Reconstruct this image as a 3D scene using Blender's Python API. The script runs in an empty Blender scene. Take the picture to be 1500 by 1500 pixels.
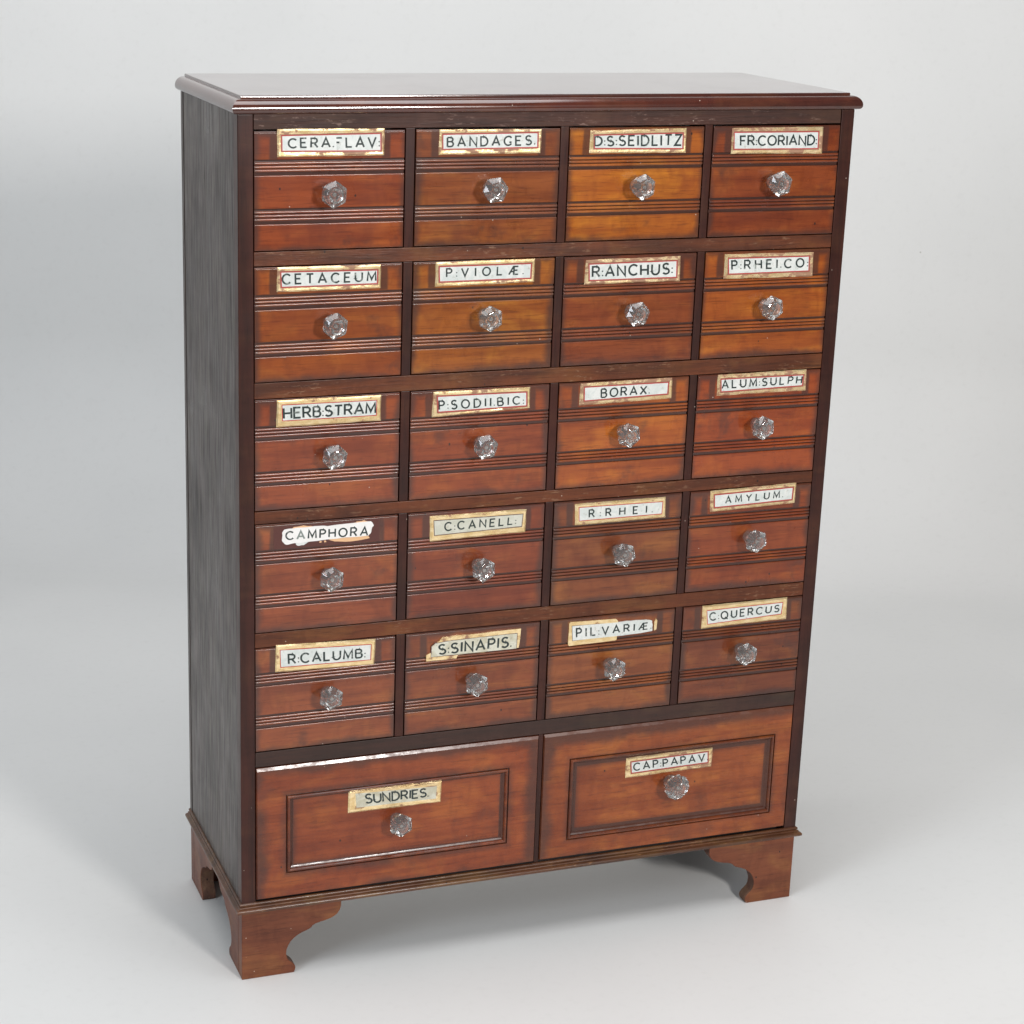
import bpy, bmesh, math, random
from mathutils import Vector, Matrix
random.seed(7)
S = bpy.context.scene
COL = S.collection
R = math.radians

# ------------------------------------------------------------ camera
cam_d = bpy.data.cameras.new('camera'); cam = bpy.data.objects.new('camera', cam_d); COL.objects.link(cam)
cam_d.sensor_width = 36; cam_d.lens = 71.35
cam_d.shift_x = 0.0487; cam_d.shift_y = 0.01627
cam_d.clip_start = .05; cam_d.clip_end = 60
m = Matrix(((0.9405929, 0.07558375, -0.33101675, -0.6277),
            (-0.33844451, 0.28683452, -0.89620381, -2.5714),
            (0.02720858, 0.95499375, 0.29537542, 1.5115), (0, 0, 0, 1)))
cam.matrix_world = m
S.camera = cam
S.render.resolution_x = S.render.resolution_y = 1024

# ------------------------------------------------------------ light
w = bpy.data.worlds.new("World"); S.world = w; w.use_nodes = True
bg = w.node_tree.nodes['Background']; bg.inputs[0].default_value = (.93, .96, 1, 1); bg.inputs[1].default_value = .16
S.view_settings.view_transform = 'Standard'; S.view_settings.look = 'None'; S.view_settings.exposure = -0.06; S.view_settings.gamma = 1

def softbox(name, loc, target, size, power, col):
    l = bpy.data.lights.new(name, 'AREA'); l.shape = 'RECTANGLE'; l.size, l.size_y = size; l.energy = power; l.color = col
    o = bpy.data.objects.new(name, l); COL.objects.link(o); o.location = loc
    o.rotation_euler = (Vector(target) - Vector(loc)).to_track_quat('-Z', 'Y').to_euler()
    return o
softbox('left_softbox', (-3.0, -1.7, 2.1), (.6, .3, .7), (1.2, 1.2), 54, (.84, .92, 1))
softbox('front_softbox', (1.3, -4.0, 2.0), (.4, .5, .6), (.56, .56), 118, (1, .97, .94))
softbox('overhead_softbox', (.1, -.3, 3.4), (.3, 1.0, .5), (2.6, 1.9), 74, (.985, .99, 1))
LAB=[
 ('CERA.FLAV:',[(0.0522, 1.2247), (0.1977, 1.2239), (0.0522, 1.1887), (0.1971, 1.1892)],[(0.0582, 1.216), (0.1913, 1.2172), (0.0585, 1.1966), (0.1921, 1.1954)],(0.065, 0.99, 0.2, 0.78),(0.1234,1.1424)),
 ('BANDAGES.',[(0.2736, 1.2218), (0.4196, 1.2208), (0.2729, 1.1884), (0.4188, 1.1892)],[(0.2781, 1.2151), (0.4132, 1.216), (0.2786, 1.196), (0.4134, 1.1971)],(0.045, 0.975, 0.2, 0.82),(0.3464,1.1432)),
 ('D:S:SEIDLITZ',[(0.4918, 1.2176), (0.636, 1.22), (0.4906, 1.1875), (0.6371, 1.1861)],[(0.4974, 1.2114), (0.6303, 1.2129), (0.4983, 1.1943), (0.6309, 1.1923)],(0, 0.985, 0.1, 0.8),(0.5638,1.1425)),
 ('FR:CORIAND:',[(0.7067, 1.2193), (0.8503, 1.2199), (0.7065, 1.1836), (0.8513, 1.182)],[(0.7095, 1.213), (0.8425, 1.2126), (0.7107, 1.1902), (0.8434, 1.1895)],(0.075, 0.985, 0.22, 0.78),(0.7756,1.1431)),
 ('CETACEUM',[(0.0526, 1.0453), (0.1956, 1.0441), (0.0516, 1.0125), (0.1955, 1.0121)],[(0.0572, 1.0388), (0.19, 1.0369), (0.058, 1.0191), (0.1898, 1.0192)],(0.01, 0.985, 0.15, 0.8),(0.1250,0.9683)),
 ('P:VIOLÆ.',[(0.273, 1.0443), (0.4173, 1.0449), (0.2726, 1.0112), (0.4168, 1.013)],[(0.2778, 1.0383), (0.4111, 1.0385), (0.2787, 1.018), (0.4108, 1.0189)],(0.076, 0.92, 0.15, 0.7),(0.3454,0.9692)),
 ('R:ANCHUS:',[(0.4935, 1.0408), (0.6384, 1.0418), (0.4925, 1.0063), (0.6394, 1.0062)],[(0.4986, 1.0346), (0.6324, 1.0352), (0.4997, 1.0125), (0.6331, 1.0121)],(0.035, 0.955, 0.15, 0.78),(0.5658,0.9658)),
 ('P:RHEI.CO:',[(0.7079, 1.0422), (0.8509, 1.0407), (0.7083, 1.007), (0.8521, 1.0055)],[(0.7138, 1.0358), (0.8432, 1.035), (0.7154, 1.014), (0.8442, 1.0141)],(0.04, 0.99, 0.15, 0.72),(0.7771,0.9660)),
 ('HERB:STRAM',[(0.0521, 0.8652), (0.1985, 0.8651), (0.0507, 0.8281), (0.1984, 0.8294)],[(0.0587, 0.8588), (0.1917, 0.8584), (0.0594, 0.8371), (0.1914, 0.8374)],(0.015, 0.99, 0.2, 0.85),(0.1266,0.7882)),
 ('P:SODII.BIC:',[(0.2739, 0.8653), (0.4173, 0.864), (0.2722, 0.8293), (0.4179, 0.8344)],[(0.2799, 0.8586), (0.4115, 0.8573), (0.2813, 0.8366), (0.4123, 0.8381)],(0.012, 0.97, 0.3, 0.85),(0.3454,0.7884)),
 ('BORAX.',[(0.494, 0.8651), (0.6371, 0.8663), (0.4933, 0.8335), (0.6376, 0.836)],[(0.4999, 0.8596), (0.6303, 0.8597), (0.5003, 0.8403), (0.6299, 0.8432)],(0.2, 0.78, 0.2, 0.85),(0.5631,0.7915)),
 ('ALUM:SULPH',[(0.7096, 0.8662), (0.8548, 0.8678), (0.7096, 0.8354), (0.8556, 0.8357)],[(0.7148, 0.8596), (0.8492, 0.8595), (0.7161, 0.8415), (0.8482, 0.8439)],(0.01, 0.985, 0.1, 0.75),(0.7780,0.7894)),
 ('CAMPHORA',[(0.0483, 0.6877), (0.1995, 0.6887), (0.0483, 0.6603), (0.1991, 0.6581)],[(0.059, 0.6841), (0.1876, 0.6822), (0.06, 0.6657), (0.186, 0.6623)],(0.04, 0.96, 0.2, 0.8),(0.1243,0.6130)),
 ('C:CANELL:',[(0.2729, 0.6863), (0.4189, 0.6859), (0.2738, 0.6491), (0.4182, 0.6517)],[(0.2787, 0.6797), (0.4133, 0.6792), (0.2801, 0.6579), (0.4119, 0.6608)],(0.12, 0.93, 0.2, 0.75),(0.3472,0.6086)),
 ('R:RHEI.',[(0.4935, 0.688), (0.6373, 0.6883), (0.495, 0.6556), (0.6386, 0.6567)],[(0.4997, 0.6826), (0.6322, 0.6814), (0.5007, 0.6624), (0.6318, 0.663)],(0.12, 0.885, 0.25, 0.8),(0.5647,0.6116)),
 ('AMYLUM.',[(0.7098, 0.6916), (0.8522, 0.6942), (0.711, 0.6589), (0.852, 0.663)],[(0.7166, 0.6852), (0.8465, 0.6875), (0.7179, 0.6662), (0.8458, 0.6692)],(0.14, 0.88, 0.22, 0.75),(0.7783,0.6160)),
 ('R:CALUMB:',[(0.0507, 0.516), (0.1961, 0.5109), (0.0497, 0.4755), (0.1945, 0.4722)],[(0.0565, 0.5084), (0.1893, 0.5035), (0.0574, 0.4827), (0.1887, 0.4805)],(0.09, 0.94, 0.28, 0.82),(0.1248,0.4371)),
 ('S:SINAPIS.',[(0.2734, 0.5045), (0.4171, 0.5047), (0.2718, 0.4695), (0.4144, 0.4702)],[(0.279, 0.4972), (0.4108, 0.4985), (0.2796, 0.4757), (0.4104, 0.4753)],(0.09, 0.94, 0.2, 0.85),(0.3424,0.4340)),
 ('PIL:VARIÆ.',[(0.4925, 0.5076), (0.6346, 0.5033), (0.4917, 0.4708), (0.6338, 0.4733)],[(0.4972, 0.5015), (0.6274, 0.4977), (0.4989, 0.4789), (0.6274, 0.4819)],(0.05, 0.985, 0.2, 0.8),(0.5602,0.4352)),
 ('C:QUERCUS',[(0.7093, 0.5124), (0.8521, 0.5134), (0.709, 0.4762), (0.8527, 0.4785)],[(0.7163, 0.5045), (0.8441, 0.506), (0.7189, 0.4828), (0.8427, 0.4877)],(0.035, 0.96, 0.2, 0.75),(0.7773,0.4366)),
 ('SUNDRIES.',[(0.1595, 0.2795), (0.3022, 0.2771), (0.1587, 0.2449), (0.3014, 0.2437)],[(0.169, 0.275), (0.2949, 0.271), (0.1709, 0.2516), (0.2938, 0.2504)],(0.125, 0.9, 0.15, 0.75),(0.2327,0.2259)),
 ('CAP:PAPAV.',[(0.5994, 0.2767), (0.7453, 0.2767), (0.599, 0.2435), (0.7449, 0.2447)],[(0.6073, 0.2693), (0.7364, 0.2706), (0.609, 0.2513), (0.7376, 0.2532)],(0.03, 1.0, 0.15, 0.8),(0.6759,0.2283)),
]
# ------------------------------------------------------------ helpers
W, H, D = .9, 1.2662, .3368
ZTM = 1.2439          # under the top board
ZB, ZC = .109, .1235  # base moulding

class NT:
    def __init__(s, name):
        s.m = bpy.data.materials.new(name); s.m.use_nodes = True; s.t = s.m.node_tree; s.n = s.t.nodes
        s.b = s.n['Principled BSDF']
    def put(s, inp, v):
        if v is None: return
        if isinstance(v, bpy.types.NodeSocket): s.t.links.new(v, inp)
        else:
            if hasattr(inp.default_value, '__len__') and not hasattr(v, '__len__'): v = (v,)*len(inp.default_value)
            if hasattr(v, '__len__') and len(inp.default_value) == 4 and len(v) == 3: v = (*v, 1)
            inp.default_value = v
    def math(s, op, a, b=None, c=None, clamp=False):
        n = s.n.new('ShaderNodeMath'); n.operation = op; n.use_clamp = clamp
        s.put(n.inputs[0], a); s.put(n.inputs[1], b)
        if c is not None: s.put(n.inputs[2], c)
        return n.outputs[0]
    def ramp(s, v, a, b, lo=0, hi=1, mode='SMOOTHSTEP'):
        n = s.n.new('ShaderNodeMapRange'); n.interpolation_type = mode
        s.put(n.inputs[0], v); n.inputs[1].default_value = a; n.inputs[2].default_value = b
        n.inputs[3].default_value = lo; n.inputs[4].default_value = hi
        return n.outputs[0]
    def mix(s, f, a, b, mode='MIX'):
        n = s.n.new('ShaderNodeMix'); n.data_type = 'RGBA'; n.blend_type = mode
        s.put(n.inputs[0], f); s.put(n.inputs[6], a); s.put(n.inputs[7], b)
        return n.outputs[2]
    def coord(s, scale=(1, 1, 1), off=None, rnd=True):
        tc = s.n.new('ShaderNodeTexCoord'); mp = s.n.new('ShaderNodeMapping'); s.t.links.new(tc.outputs['Object'], mp.inputs[0])
        mp.inputs['Scale'].default_value = scale
        if rnd:
            oi = s.n.new('ShaderNodeObjectInfo')
            v = s.n.new('ShaderNodeVectorMath'); v.operation = 'SCALE'
            cb = s.n.new('ShaderNodeCombineXYZ')
            for i in range(3): s.t.links.new(s.math('MULTIPLY', oi.outputs['Random'], 37.3 + 11*i), cb.inputs[i])
            s.t.links.new(cb.outputs[0], mp.inputs['Location'])
        return mp.outputs[0]
    def noise(s, vec, scale=1, detail=4, rough=.55, dist=0):
        n = s.n.new('ShaderNodeTexNoise'); s.put(n.inputs['Vector'], vec)
        n.inputs['Scale'].default_value = scale; n.inputs['Detail'].default_value = detail
        n.inputs['Roughness'].default_value = rough; n.inputs['Distortion'].default_value = dist
        return n.outputs[0]
    def specks(s, vec, scale, thr=.07, keep=.85):
        n = s.n.new('ShaderNodeTexVoronoi'); s.put(n.inputs['Vector'], vec); n.inputs['Scale'].default_value = scale
        sp = s.n.new('ShaderNodeSeparateColor'); s.t.links.new(n.outputs['Color'], sp.inputs[0])
        a = s.ramp(n.outputs['Distance'], thr, thr*.5)
        return s.math('MULTIPLY', a, s.math('GREATER_THAN', sp.outputs[0], keep))
    def xyz(s):
        tc = s.n.new('ShaderNodeTexCoord'); sp = s.n.new('ShaderNodeSeparateXYZ'); s.t.links.new(tc.outputs['Object'], sp.inputs[0])
        return sp.outputs
    def bump(s, h, strength=.3, dist=.001, normal=None):
        n = s.n.new('ShaderNodeBump'); n.inputs['Strength'].default_value = strength; n.inputs['Distance'].default_value = dist
        s.put(n.inputs['Height'], h)
        if normal: s.t.links.new(normal, n.inputs['Normal'])
        s.t.links.new(n.outputs[0], s.b.inputs['Normal']); return n.outputs[0]
    def set(s, **k):
        for a, v in k.items(): s.put(s.b.inputs[a.replace('_', ' ')], v)

def wood(name, light, dark, axis='x', rough=(.25, .45), use_obj=False, patina=None, scuff=0, scuffcol=(.30, .17, .10), bump=.35,
         specks=0, coat=.0, blotch=1.0, spec=.5, stripe=0.0, pore_rough=0, cworn=False):
    """mahogany: long figure along the axis, pores, blotches; patina = stained old polish with its own outline"""
    t = NT(name)
    st = {'x': (2, 26, 26), 'y': (26, 2, 26), 'z': (26, 26, 2)}[axis]
    fine = {'x': (9, 170, 170), 'y': (170, 9, 170), 'z': (170, 170, 9)}[axis]
    v = t.coord(st); vf = t.coord(fine); vb = t.coord((1, 1, 1))
    g = t.noise(v, 2.2, 6, .6, .35)
    f = t.noise(vf, 3.0, 3, .6)
    b = t.noise(vb, 9, 5, .6, .3)
    if use_obj:
        oi = t.n.new('ShaderNodeObjectInfo'); light = oi.outputs['Color']
        dark = t.mix(1, oi.outputs['Color'], (.52, .36, .30), 'MULTIPLY')
    c = t.mix(t.math('MULTIPLY', t.ramp(g, .36, .70), .72), light, dark)
    am = t.noise(t.coord((5, 9, 9)), 2.6, 3, .55, .4)
    c = t.mix(t.math('MULTIPLY', t.ramp(am, .48, .66), .62), c, t.mix(1, c, (1.35, 1.75, 1.4), 'MULTIPLY'))
    ls = t.noise(t.coord({'x': (3, 60, 60), 'y': (60, 3, 60), 'z': (60, 60, 3)}[axis]), 2.4, 4, .6, .2)
    c = t.mix(t.math('MULTIPLY', t.ramp(ls, .54, .68), .30), c, dark)
    fl = t.noise(t.coord({'x': (26, 12, 12), 'y': (8, 40, 8), 'z': (8, 8, 40)}[axis]), 2.0, 3, .6, .5)
    c = t.mix(t.math('MULTIPLY', t.ramp(fl, .48, .66), .30), c, t.mix(1, c, (.55, .42, .36), 'MULTIPLY'))
    c = t.mix(t.math('MULTIPLY', t.ramp(b, .48, .70), .55*blotch), c, dark)
    c = t.mix(t.math('MULTIPLY', t.ramp(f, .54, .68), .55), c, t.mix(1, c, (.45, .38, .36), 'MULTIPLY'))
    if stripe:
        s2 = t.noise(t.coord({'x': (.6, 30, 30), 'z': (30, 30, .6)}[axis]), 3, 3, .5)
        c = t.mix(t.math('MULTIPLY', t.ramp(s2, .4, .7), stripe), c, (.09, .075, .07))
    X = t.xyz()
    if patina:
        pm = patina(t, X, t.noise(vb, 38, 4, .6), t.noise(vb, 11, 4, .6))
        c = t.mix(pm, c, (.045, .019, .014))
    if scuff:
        k = t.noise(t.coord({'x': (30, 120, 120), 'z': (120, 120, 30), 'y': (120, 30, 120)}[axis]), 2.2, 5, .7)
        k2 = t.noise(vb, 14, 2, .5)
        k = t.math('MULTIPLY', t.ramp(k, .56, .68), t.ramp(k2, .42, .62))
        c = t.mix(t.math('MULTIPLY', k, scuff), c, scuffcol)
    if specks:
        sp = t.specks(vb, 90, .09, specks)
        c = t.mix(sp, c, (.5, .40, .33))
        sp2 = t.specks(t.coord((1.3, 1.1, .9)), 60, .13, specks)
        c = t.mix(sp2, c, (.02, .01, .008))
    r = t.ramp(b, .3, .7, rough[0], rough[1], 'LINEAR')
    if pore_rough:
        pr_ = t.ramp(t.noise(t.coord((110, 110, 4)), 2.2, 5, .65), .42, .66)
        r = t.math('ADD', r, t.math('MULTIPLY', pr_, pore_rough)); c = t.mix(t.math('MULTIPLY', pr_, .6), c, (.012, .008, .007))
        spec = t.ramp(pr_, 0, 1, spec, spec*.35, 'LINEAR')
    t.set(Base_Color=c, Roughness=r, Specular_IOR_Level=spec, Coat_Weight=coat, Coat_Roughness=(t.ramp(t.noise(t.coord((1, 2, 2)), 45, 4, .7), .40, .62, .12, .36) if cworn else .13))
    hh = t.math('ADD', t.math('MULTIPLY', f, .5), t.math('MULTIPLY', g, .8))
    hh = t.math('ADD', hh, t.math('MULTIPLY', t.noise(vb, 7, 2, .4), 1.2))
    t.bump(hh, bump, .0006)
    return t.m

def obj(name, bm, mats, parent=None, smooth=40, label=None, loc=None):
    me = bpy.data.meshes.new(name)
    bmesh.ops.recalc_face_normals(bm, faces=bm.faces)
    bm.to_mesh(me); bm.free()
    for mm in (mats if isinstance(mats, (list, tuple)) else [mats]): me.materials.append(mm)
    if smooth:
        me.polygons.foreach_set('use_smooth', [True]*len(me.polygons)); me.set_sharp_from_angle(angle=R(smooth))
    o = bpy.data.objects.new(name, me); COL.objects.link(o)
    if smooth:
        wn = o.modifiers.new('weighted normals', 'WEIGHTED_NORMAL'); wn.keep_sharp = True; wn.weight = 80
    if parent: o.parent = parent
    if loc: o.location = loc
    if label: o['label'] = label
    return o

def box(bm, x0, x1, y0, y1, z0, z1, bev=0, mi=0, seg=2):
    r = bmesh.ops.create_cube(bm, size=1)
    vs = r['verts']
    for v in vs:
        v.co = Vector(((x0+x1)/2 + v.co.x*(x1-x0), (y0+y1)/2 + v.co.y*(y1-y0), (z0+z1)/2 + v.co.z*(z1-z0)))
    fs = {f for v in vs for f in v.link_faces}
    for f in fs: f.material_index = mi
    if bev:
        es = {e for v in vs for e in v.link_edges}
        bmesh.ops.bevel(bm, geom=list(es), offset=bev, segments=seg, affect='EDGES', profile=.5)

def sweep(bm, prof, D0, cap_top=True, back=True):
    """profile of (outward, z) taken round the left, front and right of the carcase with mitred corners"""
    rows = []
    for o, z in prof:
        rows.append([bm.verts.new(c) for c in ((-o, D0, z), (-o, -o, z), (W+o, -o, z), (W+o, D0, z))])
    for a, b in zip(rows, rows[1:]):
        for i in range(3):
            bm.faces.new((a[i], a[i+1], b[i+1], b[i]))
    if cap_top:
        bm.faces.new(rows[0]); bm.faces.new(list(reversed(rows[-1])))
    bm.faces.new([r[0] for r in rows]); bm.faces.new([r[3] for r in rows])
    if back and cap_top: bm.faces.new((rows[0][0], rows[0][3], rows[-1][3], rows[-1][0])) 

def extrude_poly(bm, pts, axis, a, b, mi=0):
    """closed outline pts (u, z) pushed along y (axis='y', u=x) or along x (axis='x', u=y)"""
    f = (lambda u, z, d: (u, d, z)) if axis == 'y' else (lambda u, z, d: (d, u, z))
    A = [bm.verts.new(f(u, z, a)) for u, z in pts]; B = [bm.verts.new(f(u, z, b)) for u, z in pts]
    n = len(pts)
    fs = [bm.faces.new(A), bm.faces.new(list(reversed(B)))]
    for i in range(n): fs.append(bm.faces.new((A[i], B[i], B[(i+1) % n], A[(i+1) % n])))
    for q in fs: q.material_index = mi

# ------------------------------------------------------------ setting: seamless backdrop
E1, E2 = Vector((.9381, -.3463)), Vector((.3463, .9381))
def sweep_backdrop():
    bm = bmesh.new(); c0 = 1.80; rad = .48
    prof = [(-2.75 + i*.24, 0) for i in range(19)] + [(c0 + rad*math.sin(a), rad - rad*math.cos(a)) for a in [math.pi/2*i/16 for i in range(17)]] + [(c0+rad, 1), (c0+rad, 2), (c0+rad, 4.2)]
    rows = []
    for d, z in prof:
        rows.append([bm.verts.new((*(E1*u + E2*d), z)) for u in (-4.5, -2, 0, 2, 4.5)])
    for a, b in zip(rows, rows[1:]):
        for i in range(4): bm.faces.new((a[i], a[i+1], b[i+1], b[i]))
    t = NT('backdrop_vinyl')
    v = t.coord((1, 1, 1), rnd=False)
    n1 = t.noise(v, 1.1, 3, .5); n2 = t.noise(v, 60, 4, .6)
    c = t.mix(t.ramp(n1, .3, .7), (.70, .70, .69), (.745, .742, .73))
    c = t.mix(t.math('MULTIPLY', t.ramp(n2, .5, .8), .10), c, (.5, .49, .47))
    c = t.mix(t.math('MULTIPLY', t.specks(v, 7, .02, .55), .6), c, (.38, .36, .33))
    c = t.mix(t.math('MULTIPLY', t.specks(v, 3.1, .012, .3), .8), c, (.30, .27, .24))
    t.set(Base_Color=c, Roughness=.55, Specular_IOR_Level=.35)
    t.bump(t.math('ADD', t.noise(v, 3.2, 2, .5), t.math('MULTIPLY', n2, .02)), .25, .01)
    o = obj('backdrop', bm, t.m, smooth=60); o['kind'] = 'structure'
sweep_backdrop()

# ------------------------------------------------------------ materials
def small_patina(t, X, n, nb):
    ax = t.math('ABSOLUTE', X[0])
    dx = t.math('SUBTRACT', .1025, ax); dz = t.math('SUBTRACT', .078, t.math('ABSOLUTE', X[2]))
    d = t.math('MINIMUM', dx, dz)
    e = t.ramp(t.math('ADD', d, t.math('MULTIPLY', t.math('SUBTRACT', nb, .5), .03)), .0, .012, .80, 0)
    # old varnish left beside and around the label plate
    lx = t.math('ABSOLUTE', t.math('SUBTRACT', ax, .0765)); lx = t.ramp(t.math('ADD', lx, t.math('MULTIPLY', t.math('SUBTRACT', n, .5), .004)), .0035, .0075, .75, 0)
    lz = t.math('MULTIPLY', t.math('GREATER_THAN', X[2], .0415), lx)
    # darker towards the bottom of the grooves in the two reeded bands
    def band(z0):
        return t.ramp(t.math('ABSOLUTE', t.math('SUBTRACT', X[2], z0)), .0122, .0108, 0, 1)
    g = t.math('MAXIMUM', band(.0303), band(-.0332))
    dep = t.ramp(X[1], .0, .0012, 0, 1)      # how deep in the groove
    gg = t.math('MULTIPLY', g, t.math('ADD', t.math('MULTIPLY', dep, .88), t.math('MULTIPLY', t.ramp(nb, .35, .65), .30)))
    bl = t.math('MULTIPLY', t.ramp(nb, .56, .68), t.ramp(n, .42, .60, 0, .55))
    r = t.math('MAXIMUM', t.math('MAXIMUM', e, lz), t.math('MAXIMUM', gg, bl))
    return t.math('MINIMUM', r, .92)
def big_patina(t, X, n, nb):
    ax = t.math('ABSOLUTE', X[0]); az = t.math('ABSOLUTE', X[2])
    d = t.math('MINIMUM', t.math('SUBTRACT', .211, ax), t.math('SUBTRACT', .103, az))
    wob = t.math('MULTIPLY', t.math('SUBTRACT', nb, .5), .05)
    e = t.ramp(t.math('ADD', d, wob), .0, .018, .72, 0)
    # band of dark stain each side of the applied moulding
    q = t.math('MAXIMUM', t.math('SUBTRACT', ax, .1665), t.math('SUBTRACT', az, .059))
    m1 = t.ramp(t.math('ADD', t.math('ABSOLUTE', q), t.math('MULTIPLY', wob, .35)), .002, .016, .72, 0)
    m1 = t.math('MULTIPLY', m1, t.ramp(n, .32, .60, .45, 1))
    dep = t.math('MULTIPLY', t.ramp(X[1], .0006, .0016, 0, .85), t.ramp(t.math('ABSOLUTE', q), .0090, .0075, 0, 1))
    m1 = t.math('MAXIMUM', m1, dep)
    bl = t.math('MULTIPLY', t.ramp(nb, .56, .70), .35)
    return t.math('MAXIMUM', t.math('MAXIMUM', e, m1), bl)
M = {}
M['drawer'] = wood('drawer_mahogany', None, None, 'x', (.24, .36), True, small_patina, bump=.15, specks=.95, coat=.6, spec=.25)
M['big'] = wood('deep_drawer_mahogany', None, None, 'x', (.26, .38), True, big_patina, bump=.15, specks=.95, coat=.45, spec=.25, cworn=True)
M['rail'] = wood('rail_wood', (.135, .037, .013), (.040, .012, .006), 'x', (.30, .44), spec=.3, scuff=.6, bump=.9, specks=.88)
M['toprail'] = wood('top_rail_wood', (.066, .020, .011), (.026, .009, .006), 'x', (.4, .55), scuff=.7, scuffcol=(.24, .15, .12), bump=1.0, specks=.9, spec=.3)
M['frame'] = wood('dark_frame_wood', (.050, .0125, .0075), (.020, .0058, .004), 'z', (.28, .38), bump=.2, specks=.93, spec=.3)
M['midrail'] = wood('dark_rail_wood', (.045, .017, .011), (.022, .010, .007), 'x', (.32, .42), bump=.3, specks=.95, spec=.4)
M['side'] = wood('side_panel_wood', (.060, .032, .022), (.018, .010, .007), 'z', (.26, .40), bump=.5, specks=.95, stripe=.3, coat=.12, spec=.5, pore_rough=.12)
M['top'] = wood('top_board_wood', (.080, .016, .008), (.040, .010, .006), 'x', (.09, .17), bump=.07, specks=.96, coat=.7, spec=.6)
M['base'] = wood('base_moulding_wood', (.13, .050, .022), (.035, .014, .008), 'x', (.25, .40), scuff=.5, scuffcol=(.42, .22, .10), bump=.5, specks=.88, coat=.25, spec=.35)
M['foot'] = wood('foot_wood', (.19, .055, .022), (.10, .026, .012), 'x', (.34, .48), spec=.35, bump=.3, specks=.88, scuff=.2)
M['raw'] = wood('raw_foot_wood', (.16, .07, .045), (.06, .028, .02), 'z', (.6, .8), scuff=.7, bump=.8, specks=.8)
def plain(name, col, rough, metal=0, bump=0, bscale=200):
    t = NT(name); t.set(Base_Color=col, Roughness=rough, Metallic=metal)
    if bump: t.bump(t.noise(t.coord((1, 1, 1)), bscale, 3, .5), bump, .0005)
    return t.m
M['inside'] = plain('carcase_inside', (.012, .007, .006), .8)
def gilt(name, wear):
    t = NT(name); v = t.coord((1, 1, 1)); v2 = t.coord((.45, 1, 1))
    a = t.noise(v, 42, 5, .65); b = t.noise(v2, 150, 4, .6)
    k = t.ramp(t.math('ADD', t.math('MULTIPLY', a, .6), t.math('MULTIPLY', b, .4)), .60 - wear*.16, .66 - wear*.14)
    gold = t.mix(t.ramp(b, .35, .65), (.92, .72, .42), (.74, .53, .25))
    c = t.mix(t.math('MULTIPLY', k, .85), gold, (.25, .11, .07))
    t.set(Base_Color=c, Metallic=t.math('MULTIPLY', t.math('SUBTRACT', 1, k), .68), Roughness=t.ramp(k, 0, 1, .27, .6))
    t.bump(t.math('ADD', a, t.math('MULTIPLY', b, .5)), .5, .0012); return t.m
M['gilt'] = gilt('worn_gilt', .55); M['gilt_clean'] = gilt('clean_gilt', .12); M['gilt_bad'] = gilt('rubbed_gilt', .85)
M['red'] = plain('red_line_paint', (.42, .03, .025), .4)
M['band'] = plain('reddish_border_band', (.27, .10, .065), .4, 0, .4)
M['dkline'] = plain('dark_line_paint', (.10, .05, .045), .4)
def paper(name, a, b, stain):
    t = NT(name); v = t.coord((1, 1, 1))
    n = t.noise(v, 55, 4, .6, 1.0); n2 = t.noise(v, 190, 4, .65)
    c = t.mix(t.ramp(n, .35, .65), a, b)
    c = t.mix(t.math('MULTIPLY', t.ramp(n2, .57, .70), stain), c, (.30, .26, .19))
    t.set(Base_Color=c, Roughness=.32, Coat_Weight=.3, Coat_Roughness=.1); t.bump(n2, .15, .0004); return t.m
M['paper'] = paper('label_enamel', (.58, .62, .595), (.70, .71, .68), .4)
M['paper_old'] = paper('aged_label_enamel', (.50, .47, .35), (.64, .63, .53), .6)
M['paper_white'] = paper('torn_label_enamel', (.78, .76, .73), (.82, .80, .78), .05)
M['cream'] = plain('torn_label_backing', (.75, .45, .24), .5, 0, .4)
M['stain'] = plain('label_ghost_stain', (.085, .022, .016), .35, 0, .3)
def ink():
    t = NT('letter_paint'); v = t.coord((1, 1, 1))
    n = t.noise(v, 130, 4, .65); n2 = t.noise(v, 45, 2, .5)
    k = t.math('MULTIPLY', t.ramp(n, .52, .66), t.ramp(n2, .50, .64))
    t.set(Base_Color=t.mix(t.math('MULTIPLY', k, .75), (.014, .026, .024), (.42, .45, .41)), Roughness=.35); return t.m
M['ink'] = ink()
M['ink_worn'] = plain('faint_letter_paint', (.20, .23, .21), .45)
def glass():
    t = NT('pressed_glass'); t.set(Base_Color=(.97, .98, .97), Roughness=.015, IOR=1.6, Transmission_Weight=.93); return t.m
M['glass'] = glass()
M['screw'] = plain('knob_screw', (.30, .27, .25), .35, 1)

# ------------------------------------------------------------ the chest
chest = bpy.data.objects.new('apothecary_chest', None); COL.objects.link(chest); chest.location = (0, 0, 0)
chest.empty_display_size = .1
chest['label'] = 'dark mahogany apothecary chest with labelled drawers, glass knobs and bracket feet'
chest['category'] = 'chest of drawers'
def part(name, bm, mats, **k): return obj(name, bm, mats, chest, **k)

# top board with its ovolo edge
bm = bmesh.new()
pr = [(-.0078, H), (-.0066, H-.0003), (-.0062, H-.0012), (-.0062, H-.0034)]
for i in range(11):
    a = math.pi/2*i/10; pr.append((-.0045 + .0125*math.sin(a), H-.0038-.0125*(1-math.cos(a))))
pr += [(.0078, H-.0185), (.0068, H-.0205), (.0052, H-.0218), (.003, ZTM), (-.03, ZTM)]
sweep(bm, pr, D+.002)
TOPB = part('top_board', bm, M['top'], smooth=38)

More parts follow.
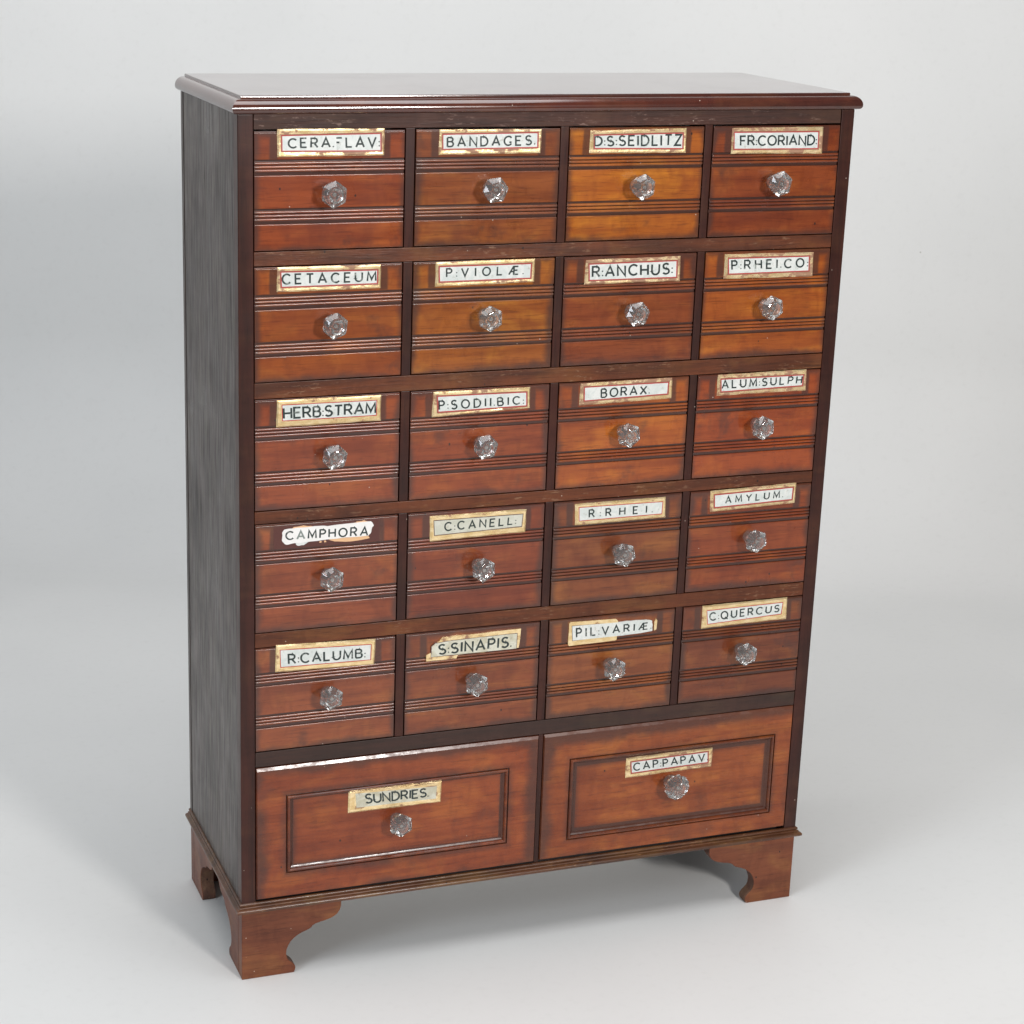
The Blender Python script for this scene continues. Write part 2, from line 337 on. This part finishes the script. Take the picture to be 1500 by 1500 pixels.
bm = bmesh.new(); box(bm, .0215, W-.0215, .0004, .05, 1.2240, ZTM-.0004, .0007); part('top_rail', bm, M['toprail'])
for x0, x1 in ((0, .0208), (W-.0205, W)):
    bm = bmesh.new(); box(bm, x0, x1, 0, .0195, ZC-.001, ZTM-.0004, .0012); part('stile', bm, M['frame'])
    bm = bmesh.new()
    dx = .0003 if x0 == 0 else -.0003
    box(bm, x0+dx, x1+dx, .0198, D-.0145, ZC-.001, ZTM-.0004, .0004); part('side_panel', bm, M['side'])
    bm = bmesh.new(); box(bm, x0-dx*1.2, x1-dx*1.2, D-.0130, D, ZC-.001, ZTM-.0004, .0006); part('rear_batten', bm, M['side'])
bm = bmesh.new(); box(bm, .021, W-.021, D-.012, D-.004, ZC, ZTM-.001); part('back_panel', bm, M['inside'], smooth=0)
bm = bmesh.new(); box(bm, .0212, W-.0212, .021, D-.016, ZB+.001, ZC+.002); part('bottom_board', bm, M['inside'], smooth=0)

ZT = [1.2223, 1.0460, .8674, .6926, .5130, .3329]
ZL = [1.0663, .8905, .7113, .5352, .3569, .1272]
GAP = .0006
XC = [(.0213, .2263), (.2413, .4475), (.4616, .6646), (.6782, .8790)]
for i in range(4):
    bm = bmesh.new(); box(bm, .0212, W-.0209, .0003, .045, ZT[i+1]+.0007, ZL[i]-.0007, .0009); part('rail', bm, M['rail'])
bm = bmesh.new(); box(bm, .0212, W-.0209, .0003, .045, ZT[5]+.0008, ZL[4]-.0008, .0009)
part('rail', bm, M['midrail'], label='darker and wider rail above the two deep drawers')
for r in range(5):
    zt = ZT[r]+.0004 + (.001 if r == 0 else 0); zb = ZL[r]-.0004
    for c in range(3):
        bm = bmesh.new(); box(bm, XC[c][1]+.0012, XC[c+1][0]-.0008, .0009, .045, zb, zt, .0008); part('divider', bm, M['frame'])
bm = bmesh.new(); box(bm, .4530, .4602, .0009, .045, ZC+.0005, ZT[5]+.0004, .0008); part('divider', bm, M['frame'])

# base moulding
bm = bmesh.new()
pr = [(-.002, ZC), (.0008, ZC)]
for i in range(7):
    a = math.pi*i/6; pr.append((.0012 + .0016*math.sin(a), ZC-.0022 + .0019*math.cos(a)))
pr += [(.0012, ZC-.0048), (.0034, ZC-.0054), (.0042, ZC-.0066), (.0036, ZC-.0074), (.0048, ZC-.0080)]
for i in range(9):
    a = math.pi*i/8; pr.append((.0062 + .0022*math.sin(a), ZB+.0033 + .0030*math.cos(a)))
pr += [(.005, ZB), (-.002, ZB)]
sweep(bm, pr, D+.001, cap_top=False)
BASEM = part('base_moulding', bm, M['base'], smooth=35)

# bracket feet
FP = [(.1499, ZB-.0003), (.1494, .0975), (.1478, .0915), (.1440, .0858), (.1390, .0822), (.1329, .0796), (.1255, .0776), (.1179, .0762), (.1110, .0745),
      (.1066, .0722), (.1045, .0695), (.1012, .0672), (.0965, .0654), (.0900, .0632), (.0837, .0600), (.0780, .0560), (.0731, .0510), (.0695, .0450), (.0671, .0385),
      (.0664, .0325), (.0672, .0268), (.0692, .0222), (.0725, .0188), (.0765, .0152), (.0795, .0115), (.0806, .0080), (.0800, .0045), (.0788, .0012), (.0780, 0)]
def foot(left, front):
    bm = bmesh.new()
    out = [(0, 0), (0, ZB-.0003)] + FP
    if left: fx = [(u+.0003, z) for u, z in out]
    else: fx = [(W-u-.0003, z) for u, z in out]
    y = (.0003, .0213) if front else (D-.0213, D-.0003)
    extrude_poly(bm, fx, 'y', *y)
    out2 = [(.0216, 0), (.0216, ZB-.0003)] + FP
    sy = [(u, z) for u, z in out2] if front else [(D-u, z) for u, z in out2]
    x = (.0003, .0213) if left else (W-.0213, W-.0003)
    extrude_poly(bm, sy, 'x', *x)
    bmesh.ops.recalc_face_normals(bm, faces=bm.faces)
    for f in bm.faces:      # sawn edges left unpolished
        c = f.calc_center_median()
        n = f.normal
        inx = c.x if left else W-c.x; iny = c.y if front else D-c.y
        if n.z < .9 and len(f.verts) == 4 and (abs(n.z) > .05 or abs(n.x if iny < .0214 else n.y) > .3) and (inx > .03 or iny > .03): f.material_index = 1
    es = [e for e in bm.edges if len(e.link_faces) == 2 and e.calc_face_angle(0) > .9]
    bmesh.ops.bevel(bm, geom=es, offset=.0008, segments=1, affect='EDGES')
    part('bracket_foot', bm, [M['foot'], M['raw']], smooth=30)
foot(True, True); foot(False, True); foot(True, False); foot(False, False)

# ------------------------------------------------------------ lettering (single-stroke painted capitals)
def arc(cx, cy, rx, ry, a0, a1, n=10):
    return [(cx + rx*math.cos(R(a0+(a1-a0)*i/n)), cy + ry*math.sin(R(a0+(a1-a0)*i/n))) for i in range(n+1)]
G = {
 'A': (.80, [[(0, 0), (.40, 1), (.80, 0)], [(.16, .33), (.64, .33)]]),
 'B': (.62, [[(0, 0), (0, 1)], [(0, 1), (.34, 1)] + arc(.34, .77, .23, .23, 90, -90) + [(0, .54)], [(.34, .54)] + arc(.36, .27, .26, .27, 90, -90) + [(0, 0)]]),
 'C': (.78, [arc(.44, .5, .44, .5, 42, 318, 18)]),
 'D': (.72, [[(0, 0), (0, 1), (.25, 1)] + arc(.25, .5, .47, .5, 90, -90, 14) + [(0, 0)]]),
 'E': (.58, [[(.58, 1), (0, 1), (0, 0), (.58, 0)], [(0, .52), (.48, .52)]]),
 'F': (.56, [[(.56, 1), (0, 1), (0, 0)], [(0, .52), (.46, .52)]]),
 'G': (.78, [arc(.44, .5, .44, .5, 42, 322, 18), [(.55, .34), (.80, .34)]]),
 'H': (.68, [[(0, 0), (0, 1)], [(.68, 0), (.68, 1)], [(0, .5), (.68, .5)]]),
 'I': (.02, [[(.01, 0), (.01, 1)]]),
 'L': (.55, [[(0, 1), (0, 0), (.55, 0)]]),
 'M': (.86, [[(0, 0), (.06, 1), (.43, .18), (.80, 1), (.86, 0)]]),
 'N': (.70, [[(0, 0), (0, 1), (.70, 0), (.70, 1)]]),
 'O': (.88, [arc(.44, .5, .44, .5, 90, 450, 24)]),
 'P': (.58, [[(0, 0), (0, 1), (.32, 1)] + arc(.32, .74, .26, .26, 90, -90) + [(0, .48)]]),
 'Q': (.88, [arc(.44, .5, .44, .5, 90, 450, 24), [(.50, .24), (.86, -.08)]]),
 'R': (.66, [[(0, 0), (0, 1), (.34, 1)] + arc(.34, .74, .26, .26, 90, -90) + [(0, .48)], [(.32, .48), (.66, 0)]]),
 'S': (.60, [arc(.30, .755, .27, .245, 30, 270, 12) + arc(.30, .255, .30, .255, 90, -150, 12)]),
 'T': (.68, [[(0, 1), (.68, 1)], [(.34, 1), (.34, 0)]]),
 'U': (.70, [[(0, 1), (0, .36)] + arc(.35, .36, .35, .36, 180, 360, 12) + [(.70, 1)]]),
 'V': (.78, [[(0, 1), (.39, 0), (.78, 1)]]),
 'X': (.72, [[(0, 1), (.72, 0)], [(0, 0), (.72, 1)]]),
 'Y': (.74, [[(0, 1), (.37, .48), (.74, 1)], [(.37, .48), (.37, 0)]]),
 'Z': (.66, [[(0, 1), (.66, 1), (0, 0), (.66, 0)]]),
 'Æ': (1.10, [[(0, 0), (.52, 1), (1.08, 1)], [(.58, 1), (.58, 0), (1.10, 0)], [(.20, .36), (.58, .36)], [(.58, .52), (1.0, .52)]]),
}
def ribbon(bm, pts, wd, mp, h, mi=0):
    """a painted stroke: ribbon with mitred joints; mp maps letter space to the plate"""
    n = len(pts); P = [Vector(p) for p in pts]; Lr = []
    closed = (P[0]-P[-1]).length < 1e-4
    for i in range(n):
        a = P[i-1] if i > 0 else (P[-2] if closed else None); b = P[i+1] if i < n-1 else (P[1] if closed else None)
        d1 = (P[i]-a).normalized() if a is not None else None; d2 = (b-P[i]).normalized() if b is not None else None
        if d1 is None: d1 = d2
        if d2 is None: d2 = d1
        t = (d1+d2); t = t.normalized() if t.length > 1e-3 else d1
        nn = Vector((-t.y, t.x)); k = max(.42, nn.dot(Vector((-d1.y, d1.x))))
        ww = wd/2/k*random.uniform(.92, 1.08)
        Lr.append((P[i]+nn*ww, P[i]-nn*ww))
    vs = [(bm.verts.new(mp(p.x, p.y, h)), bm.verts.new(mp(q.x, q.y, h))) for p, q in Lr]
    for a, b in zip(vs, vs[1:]):
        f = bm.faces.new((a[0], b[0], b[1], a[1])); f.material_index = mi
def quadmap(Q):
    """Q = TL, TR, BL, BR as (x, z); returns (u, v down) -> (x, z)"""
    TL, TR, BL, BR = [Vector(q) for q in Q]
    return lambda u, v: (TL*(1-u)+TR*u)*(1-v) + (BL*(1-u)+BR*u)*v

def lettering(txt, Q, tb, y, parent, loc, worn=()):
    qm = quadmap(Q); u0, u1, v0, v1 = tb
    Wd = (qm(1, .5)-qm(0, .5)).length; Ht = (qm(.5, 1)-qm(.5, 0)).length
    cap = (v1-v0)*Ht
    ws = [G[ch][0] if ch in G else .13 for ch in txt]
    total = (u1-u0)*Wd/cap
    # dots sit close, so give them half a space on each side
    gaps = []
    for a, b in zip(txt, txt[1:]): gaps.append(.62 if (a in ':.' or b in ':.') else 1.0)
    sw = 1.12
    if sum(ws)*sw + .2*sum(gaps) > total: sw = (total - .2*sum(gaps))/sum(ws)
    g = (total - sum(ws)*sw)/sum(gaps)
    bm = bmesh.new(); x = 0; h = 0
    for i, ch in enumerate(txt):
        ox, oy, tl = x, random.uniform(-.025, .025), random.uniform(-.03, .03)
        def mp(px, py, hh, ox=ox, oy=oy, tl=tl):
            uu = u0 + (ox + px*sw + tl*py)*cap/Wd; vv = v1 - (py+oy)*(v1-v0)
            c = qm(uu, vv); return (c.x-loc[0], y-.00003-hh*.000012-loc[1], c.y-loc[2])
        if ch in ':.':
            for yy in ((.10, .52) if ch == ':' else (.07,)):
                pts = arc(.065*sw, yy, .075, .075, 0, 360, 8)[:-1]
                f = bm.faces.new([bm.verts.new(mp(a, b, 3)) for a, b in pts])
        else:
            mi = 1 if i in worn else 0
            for k, s in enumerate(G[ch][1]):
                if mi and ch == 'F': s = [p for p in s if p[1] > .4] if len(s) > 2 else [(0, .52), (.3, .52)]
                if len(s) > 1: ribbon(bm, s, .188, mp, k, 0 if ch == 'F' else mi)
        x += ws[i]*sw + (g*gaps[i] if i < len(gaps) else 0)
    for f in bm.faces: f.normal_update()
    me = bpy.data.meshes.new('lettering'); bm.to_mesh(me); bm.free()
    me.materials.append(M['ink']); me.materials.append(M['ink_worn'])
    o = bpy.data.objects.new('lettering', me); COL.objects.link(o); o.parent = parent
    return o

def ring_pts(Q, n=14, jit=0.0):
    """outline of a quad as many points, slightly uneven"""
    qm = quadmap(Q); out = []
    for i in range(n): out.append((i/n, 0))
    for i in range(4): out.append((1, i/4))
    for i in range(n): out.append((1-i/n, 1))
    for i in range(4): out.append((0, 1-i/4))
    r = []
    for u, v in out:
        p = qm(u, v); r.append((p.x + random.uniform(-jit, jit), p.y + random.uniform(-jit, jit)))
    return r
def inset(Q, a, b=None):
    b = a if b is None else b
    TL, TR, BL, BR = [Vector(q) for q in Q]
    return [TL+Vector((a, -b)), TR+Vector((-a, -b)), BL+Vector((a, b)), BR+Vector((-a, b))]
def frame_loops(bm, loops, mis, loc):
    """loops = [(points, y)] nested rings joined by strips"""
    V = [[bm.verts.new((p[0]-loc[0], y-loc[1], p[1]-loc[2])) for p in pts] for pts, y in loops]
    n = len(V[0])
    for k, (a, b) in enumerate(zip(V, V[1:])):
        for i in range(n):
            f = bm.faces.new((a[i], a[(i+1) % n], b[(i+1) % n], b[i])); f.material_index = mis[k]
    return V
def torn(pts, n=6, j=.0009, closed=True):
    out = []
    for i in range(len(pts) - (0 if closed else 1)):
        a = Vector(pts[i]); b = Vector(pts[(i+1) % len(pts)])
        for k in range(n):
            p = a.lerp(b, k/n); out.append((p.x+random.uniform(-j, j), p.y+random.uniform(-j, j)))
    return out
def slab(bm, pts, y0, y1, loc, mi=0):
    A = [bm.verts.new((x-loc[0], y0-loc[1], z-loc[2])) for x, z in pts]; B = [bm.verts.new((x-loc[0], y1-loc[1], z-loc[2])) for x, z in pts]
    f = bm.faces.new(A); f.material_index = mi
    for i in range(len(pts)):
        q = bm.faces.new((A[i], B[i], B[(i+1) % len(pts)], A[(i+1) % len(pts)])); q.material_index = mi

def label_plate(txt, O, I, tb, d, loc, yf, style, gm, pm, lm, worn=(), bandm=None):
    """gilt-edged plate glued to the drawer face: yf = drawer face"""
    T = .0022
    if style in ('full', 'cut', 'half'):
        bm = bmesh.new()
        if style == 'full':
            o0 = ring_pts(O, jit=.00035); o1 = ring_pts(inset(O, .0021), jit=.0002); i0 = ring_pts(inset(I, -.0019), jit=.0002); i1 = ring_pts(I, jit=.0001)
            frame_loops(bm, [(o0, yf+.0003), (o0, yf-.0006), (o1, yf-T), (i0, yf-T+.0002)], [0, 0, 0], loc)
        else:
            if style == 'cut':
                TL, TR, BL, BR = [Vector(q) for q in O]
                cu = [(TL.x+.006, TL.y-.022), (TL.x+.010, TL.y-.012), (TL.x+.018, TL.y-.006), (TL.x+.022, TL.y-.001), (TL.x+.06, TL.y-.0005), (TR.x, TR.y), (BR.x, BR.y+.006), (BR.x-.02, BR.y+.007), (BR.x-.055, BR.y+.004), (BR.x-.094, BR.y+.004), (BL.x+.046, BL.y), (BL.x, BL.y), (BL.x, BL.y+.009)]
                slab(bm, torn(cu, 4, .0005), yf-T+.0004, yf+.0003, loc)
            else:
                TL, TR, BL, BR = [Vector(q) for q in O]
                h = .55
                mt = TL.lerp(TR, h); mb = BL.lerp(BR, h)
                pts = [(BL.x, BL.y+.002), (TL.x, TL.y-.002), (TL.x+.002, TL.y), (mt.x-.004, mt.y+.001), (mt.x, mt.y-.003), (mb.x, mb.y+.001), (mb.x-.002, mb.y), (BL.x+.002, BL.y)]
                slab(bm, torn(pts, 3, .0003), yf-T+.0004, yf+.0003, loc)
                sl = [(TR.x-.0045, TR.y-.008), (TR.x-.002, TR.y-.003), (TR.x, TR.y-.006), (TR.x-.0005, TR.y-.020), (TR.x-.004, TR.y-.022)]
                b2 = bmesh.new(); slab(b2, torn(sl, 2, .0004), yf-T+.0006, yf+.0003, loc); obj('label_scrap', b2, gm, d, smooth=25)
        ob = obj('label_frame', bm, gm, d, smooth=25)
    bm = bmesh.new()
    if style == 'full':
        rl = [(ring_pts(inset(I, -.0019)), yf-T+.0002), (ring_pts(inset(I, -.0007), jit=.0001), yf-T+.00025), (ring_pts(inset(I, .0005), jit=.0001), yf-T+.0003)]
        V = frame_loops(bm, rl, [2, 1], loc); bm.faces.new(V[-1])
    elif style == 'cut':
        TL, TR, BL, BR = [Vector(q) for q in I]
        pts = [(BL.x, BL.y), (TL.x+.001, TL.y-.006), (TL.x+.006, TL.y-.002), (TL.x+.03, TL.y), (TR.x, TR.y), (BR.x, BR.y)]
        slab(bm, torn([(x, z) for x, z in [(BL.x-.0008, BL.y-.0008), (TL.x, TL.y-.006), (TL.x+.006, TL.y-.001), (TL.x+.03, TL.y+.0008), (TR.x+.0008, TR.y+.0008), (BR.x+.0008, BR.y-.0008)]], 4, .0001), yf-T+.00025, yf, loc, 1)
        slab(bm, torn(pts, 5, .0003), yf-T+.0001, yf, loc, 0)
    elif style == 'half':
        TL, TR, BL, BR = [Vector(q) for q in I]
        mt = TL.lerp(TR, .56); mb = BL.lerp(BR, .56)
        slab(bm, [(BL.x-.0007, BL.y-.0007), (TL.x-.0007, TL.y+.0007), (mt.x, mt.y+.0007), (mb.x, mb.y-.0007)], yf-T+.00025, yf, loc, 1)
        a = torn([(mt.x, mt.y+.0012), (TR.x-.012, TR.y+.0025), (TR.x-.001, TR.y), (BR.x, BR.y-.0008), (mb.x, mb.y-.0022)], 6, .0006, False)
        pts = [(BL.x, BL.y), (TL.x, TL.y)] + a
        slab(bm, pts, yf-T+.0001, yf, loc, 0)
    elif style == 'torn':
        TL, TR, BL, BR = [Vector(q) for q in I]
        # backing scraps first
        for sc in ([(.073, .6832), (.076, .6862), (.090, .6872), (.100, .6858), (.104, .6835)], [(.160, .6850), (.166, .6868), (.176, .6880), (.182, .6858), (.176, .6838)],
                   [(.125, .6642), (.134, .6608), (.150, .6592), (.172, .6596), (.185, .6618), (.183, .6648), (.150, .6655)], [(.112, .6622), (.1145, .6634), (.116, .6616), (.113, .6604)],
                   [(.1185, .6628), (.121, .6636), (.1225, .6612), (.1195, .6604)]):
            b2 = bmesh.new(); slab(b2, torn(sc, 3, .0004), yf-.0006, yf+.0003, loc, 0); obj('label_scrap', b2, M['cream'], d, smooth=0)
        b2 = bmesh.new(); slab(b2, torn([(.0775, .6648), (.0800, .6592), (.090, .6588), (.0975, .6640)], 3, .0005), yf-.0009, yf+.0003, loc, 0); obj('label_scrap', b2, M['paper'], d, smooth=0)
        pts = [(.0585, .6690), (.0595, .6790), (.0625, .6838), (.080, .6848), (.118, .6852), (.124, .6838), (.150, .6852), (.1865, .6862), (.1905, .6800), (.1875, .6770), (.186, .6690), (.183, .6655), (.15, .6652), (.110, .6640), (.080, .6630), (.070, .6622), (.065, .6616), (.0605, .6650)]
        slab(bm, torn(pts, 3, .0005), yf-.0012, yf+.0003, loc, 0)
    obj('label_plate', bm, [pm, lm, bandm], d, smooth=0)
    ytop = yf-T+.0001 if style in ('cut', 'half') else (yf-.0012 if style == 'torn' else yf-T+.0003)
    lettering(txt, I, tb, ytop, d, loc, worn)

def mitre_sharp(o, a, b):
    """keep the mitres of a moulding crisp"""
    me = o.data
    for e in me.edges:
        d = me.vertices[e.vertices[0]].co - me.vertices[e.vertices[1]].co
        if abs(d[a]) > 2e-5 and abs(d[b]) > 2e-5: e.use_edge_sharp = True
mitre_sharp(TOPB, 0, 1); mitre_sharp(BASEM, 0, 1)
# ------------------------------------------------------------ knobs
def knob_mesh(lobes, r, name):
    bm = bmesh.new(); n = lobes*2
    rings = [(0, .0108, 0), (.003, .0102, 0), (.0075, .0080, .0), (.0108, .0090, .03), (.0205, .0182, .045 if lobes < 9 else .025), (.0255, .0188, .062 if lobes < 9 else .035), (.0315, .0122, .02 if lobes < 9 else 0), (.0322, .0098, 0), (.0308, .0060, 0)]
    V = []
    for k, (d, rr, am) in enumerate(rings):
        rr *= r/.0188
        V.append([bm.verts.new(((rr*(1+am*(1 if i % 2 == 0 else -1)))*math.cos(2*math.pi*i/n), -d, (rr*(1+am*(1 if i % 2 == 0 else -1)))*math.sin(2*math.pi*i/n))) for i in range(n)])
    for a, b in zip(V, V[1:]):
        for i in range(n):
            bm.faces.new((a[i], a[(i+1) % n], b[(i+1) % n])); bm.faces.new((a[i], b[(i+1) % n], b[i]))
    bm.faces.new(V[0]); bm.faces.new(V[-1])
    bmesh.ops.recalc_face_normals(bm, faces=bm.faces)
    bmesh.ops.bevel(bm, geom=[e for e in bm.edges if e.calc_face_angle(0) > .35], offset=.0004, segments=1, affect='EDGES')
    # screw seen through the glass
    ms = Matrix.Translation((0, -.0135, 0)) @ Matrix.Rotation(math.pi/2, 4, 'X')
    rr = bmesh.ops.create_cone(bm, cap_ends=True, segments=10, radius1=.0026, radius2=.0026, depth=.021, matrix=ms)
    for v in rr['verts']:
        for f in v.link_faces: f.material_index = 1
    bmesh.ops.recalc_face_normals(bm, faces=bm.faces)
    me = bpy.data.meshes.new(name); bm.to_mesh(me); bm.free()
    me.materials.append(M['glass']); me.materials.append(M['screw'])
    return me
KM = knob_mesh(6, .0172, 'glass_knob'); KB = knob_mesh(12, .0198, 'glass_knob')

# ------------------------------------------------------------ drawers
def lin(c): return tuple(((v/255+.055)/1.055)**2.4 if v > 10 else v/255/12.92 for v in c)
kk = 1.1
def small_drawer(c, r, col, dy, label):
    x0, x1 = XC[c]; x0 += GAP; x1 -= GAP; z1 = ZT[r]-.0006; z0 = ZL[r]+.0007
    cx, cz = (x0+x1)/2, (z0+z1)/2; hw, hh = (x1-x0)/2, (z1-z0)/2
    P = []          # (z from top, y) face profile, y positive = sunk
    P += [(0, .006), (0, .0018), (.0003, .0011), (.0021, .0001), (.0026, 0), (.0360, 0), (.0364, .0005), (.0366, .0019), (.0380, .0020)]
    def reeds(z):
        for b in range(3):
            for i in range(7):
                a = math.pi*i/6
                P.append((z + b*.0047 + .00235 - .00225*math.cos(a), .0019 - .0023*math.sin(a)))
    reeds(.0388); P.extend([(.0534, .0020), (.0562, .0020), (.0566, .0006), (.0572, .0001), (.0578, 0), (.0993, 0), (.0998, .0006), (.1000, .0019), (.1014, .0020)])
    reeds(.1022); P.extend([(.1168, .0020), (.1196, .0020), (.1200, .0006), (.1206, .0001), (.1212, 0)])
    HT = 2*hh
    P += [(HT-.0012, 0), (HT-.0004, .0004), (HT, .0012), (HT, .006)]
    bm = bmesh.new()
    cols = [(-hw, .0012, 0), (-hw, .0006, 1), (-hw+.0007, 0, 1), (hw-.0007, 0, 1), (hw, .0006, 1), (hw, .0012, 0)]
    rows = []
    for z, y in P:
        rows.append([bm.verts.new((x, max(y, y+dyy) if k else .016, hh-z)) for x, dyy, k in cols])
    for a, b in zip(rows, rows[1:]):
        for i in range(5): bm.faces.new((a[i], a[i+1], b[i+1], b[i]))
    box(bm, -hw+.004, hw-.004, .0062, .24, -hh+.003, hh-.003, 0)
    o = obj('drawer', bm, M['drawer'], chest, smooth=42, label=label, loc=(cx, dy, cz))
    o.color = (*[(v*.72 + mv*.28)*q*kk for v, mv, q in zip(lin(col), (.37, .082, .022), (.60, .645, .48))], 1)
    return o, (cx, dy, cz)
def big_drawer(x0, x1, col, dy, rect, label):
    z1 = ZT[5]-.0004; z0 = ZL[5]; hw, hh = (x1-x0)/2, (z1-z0)/2
    bm = bmesh.new()
    rx0, rx1, rz0, rz1 = rect; cx, cz = (rx0+rx1)/2, (rz0+rz1)/2
    prof = [(-.0, .0), (.0006, .0022), (.0017, .0024), (.0024, -.0008), (.0036, -.0024), (.0052, -.0022), (.0064, -.0004), (.0070, .0020), (.0080, .0026), (.0092, .0032), (.0106, .0048), (.0112, .0052)]
    def rectloop(a, b, c_, d_, y): return [bm.verts.new((x-cx, y, z-cz)) for x, z in ((a, d_), (b, d_), (b, c_), (a, c_))]
    L = [rectloop(x0, x1, z0, z1, .020), rectloop(x0, x1, z0, z1, .0026), rectloop(x0+.0004, x1-.0004, z0+.0004, z1-.0003, .0018), rectloop(x0+.0014, x1-.0014, z0+.0014, z1-.0046, 0)]
    for i, y in prof: L.append(rectloop(rx0+i, rx1-i, rz0+i, rz1-i, y))
    for a, b in zip(L, L[1:]):
        for i in range(4): bm.faces.new((a[i], a[(i+1) % 4], b[(i+1) % 4], b[i]))
    bm.faces.new(L[-1])
    box(bm, x0-cx+.004, x1-cx-.004, .0205, .24, z0-cz+.003, z1-cz-.003, 0)
    o = obj('drawer', bm, M['big'], chest, smooth=19, label=label, loc=(cx, dy, cz))
    o.color = (*[(v*.72 + mv*.28)*q*kk for v, mv, q in zip(lin(col), (.37, .082, .022), (.60, .645, .48))], 1); mitre_sharp(o, 0, 2)
    return o, (cx, dy, cz)
COLS = [(172, 74, 38), (165, 86, 44), (214, 116, 36), (158, 70, 36), (186, 92, 38), (188, 104, 42), (160, 76, 44), (198, 100, 38),
        (172, 76, 44), (168, 72, 38), (204, 100, 36), (184, 78, 34), (168, 78, 48), (158, 68, 42), (150, 78, 46), (160, 68, 34),
        (166, 82, 52), (156, 76, 48), (166, 90, 52), (132, 64, 42)]
STY = {'CAMPHORA': ('torn', None, 'paper_white', 'red'), 'S:SINAPIS.': ('cut', 'gilt', 'paper_old', 'dkline'), 'PIL:VARIÆ.': ('half', 'gilt_clean', 'paper', 'dkline'),
       'C:CANELL:': ('full', 'gilt_clean', 'paper_old2', 'dkline'), 'C:QUERCUS': ('full', 'gilt_clean', 'paper', 'red'), 'R:CALUMB:': ('full', 'gilt_clean', 'paper', 'red'),
       'SUNDRIES.': ('full', 'gilt_clean', 'paper_old', 'gilt'), 'HERB:STRAM': ('full', 'gilt_clean', 'paper', 'red'), 'CERA.FLAV:': ('full', 'gilt', 'paper', 'red'),
       'FR:CORIAND:': ('full', 'gilt_bad', 'paper', 'red'), 'P:RHEI.CO:': ('full', 'gilt_bad', 'paper', 'red'), 'ALUM:SULPH': ('full', 'gilt_bad', 'paper', 'red'), 'BORAX.': ('full', 'gilt_bad', 'paper', 'red'),
       'R:ANCHUS:': ('full', 'gilt_bad', 'paper', 'red'), 'R:RHEI.': ('full', 'gilt_clean', 'paper', 'red')}
M['paper_old2'] = paper('cream_label_enamel', (.52, .52, .43), (.60, .59, .51), .35)
WORN = {'CERA.FLAV:': (5,), 'CAMPHORA': (1,), 'P:VIOLÆ.': (), 'CETACEUM': ()}
rng = random.Random(3)
for i, (txt, O, I, tb, kp) in enumerate(LAB):
    nice = txt.strip(':.')
    if i < 20:
        r, c = divmod(i, 4)
        dy = -.0004 + rng.uniform(-.0009, .0006)
        d, loc = small_drawer(c, r, COLS[i], dy, 'reeded drawer with the label ' + nice)
    else:
        dy = (-.0026, -.0010)[i-20]
        if i == 20: d, loc = big_drawer(.0218, .4522, (176, 80, 44), dy, (.0650, .4068, .1640, .2875), 'deep panelled drawer with the label ' + nice)
        else: d, loc = big_drawer(.4612, .8788, (182, 90, 48), dy, (.5038, .8505, .1545, .2890), 'deep panelled drawer with the label ' + nice)
    yf = dy + (.0052 if i >= 20 else 0)
    sty, gm, pm, lm = STY.get(txt, ('full', 'gilt', 'paper', 'red'))
    if i < 20 and sty == 'torn':
        bm = bmesh.new(); q = [(.0475, .6885), (.1990, .6888), (.1990, .6560), (.0475, .6560)]
        slab(bm, torn(q, 8, .0004), yf-.00025, yf+.0003, loc, 0)
        obj('label_ghost', bm, M['stain'], d, smooth=0)
    if i < 20: d.rotation_euler = (0, R(rng.uniform(-.12, .12)), R(rng.uniform(-.12, .12)))
    label_plate(txt, O, I, tb, d, loc, yf, sty, M[gm] if gm else None, M[pm], M[lm], WORN.get(txt, ()), M['band'] if (lm == 'red' and gm != 'gilt_clean') else (M[gm] if gm else M['cream']))
    k = bpy.data.objects.new('knob', KB if i == 21 else KM); COL.objects.link(k); k.parent = d
    k.location = (kp[0]-loc[0], yf-loc[1]+.0003, kp[1]-loc[2]); k.rotation_euler = (R(rng.uniform(-2, 2)), R(30 + rng.uniform(-22, 22)), R(rng.uniform(-2, 2)))
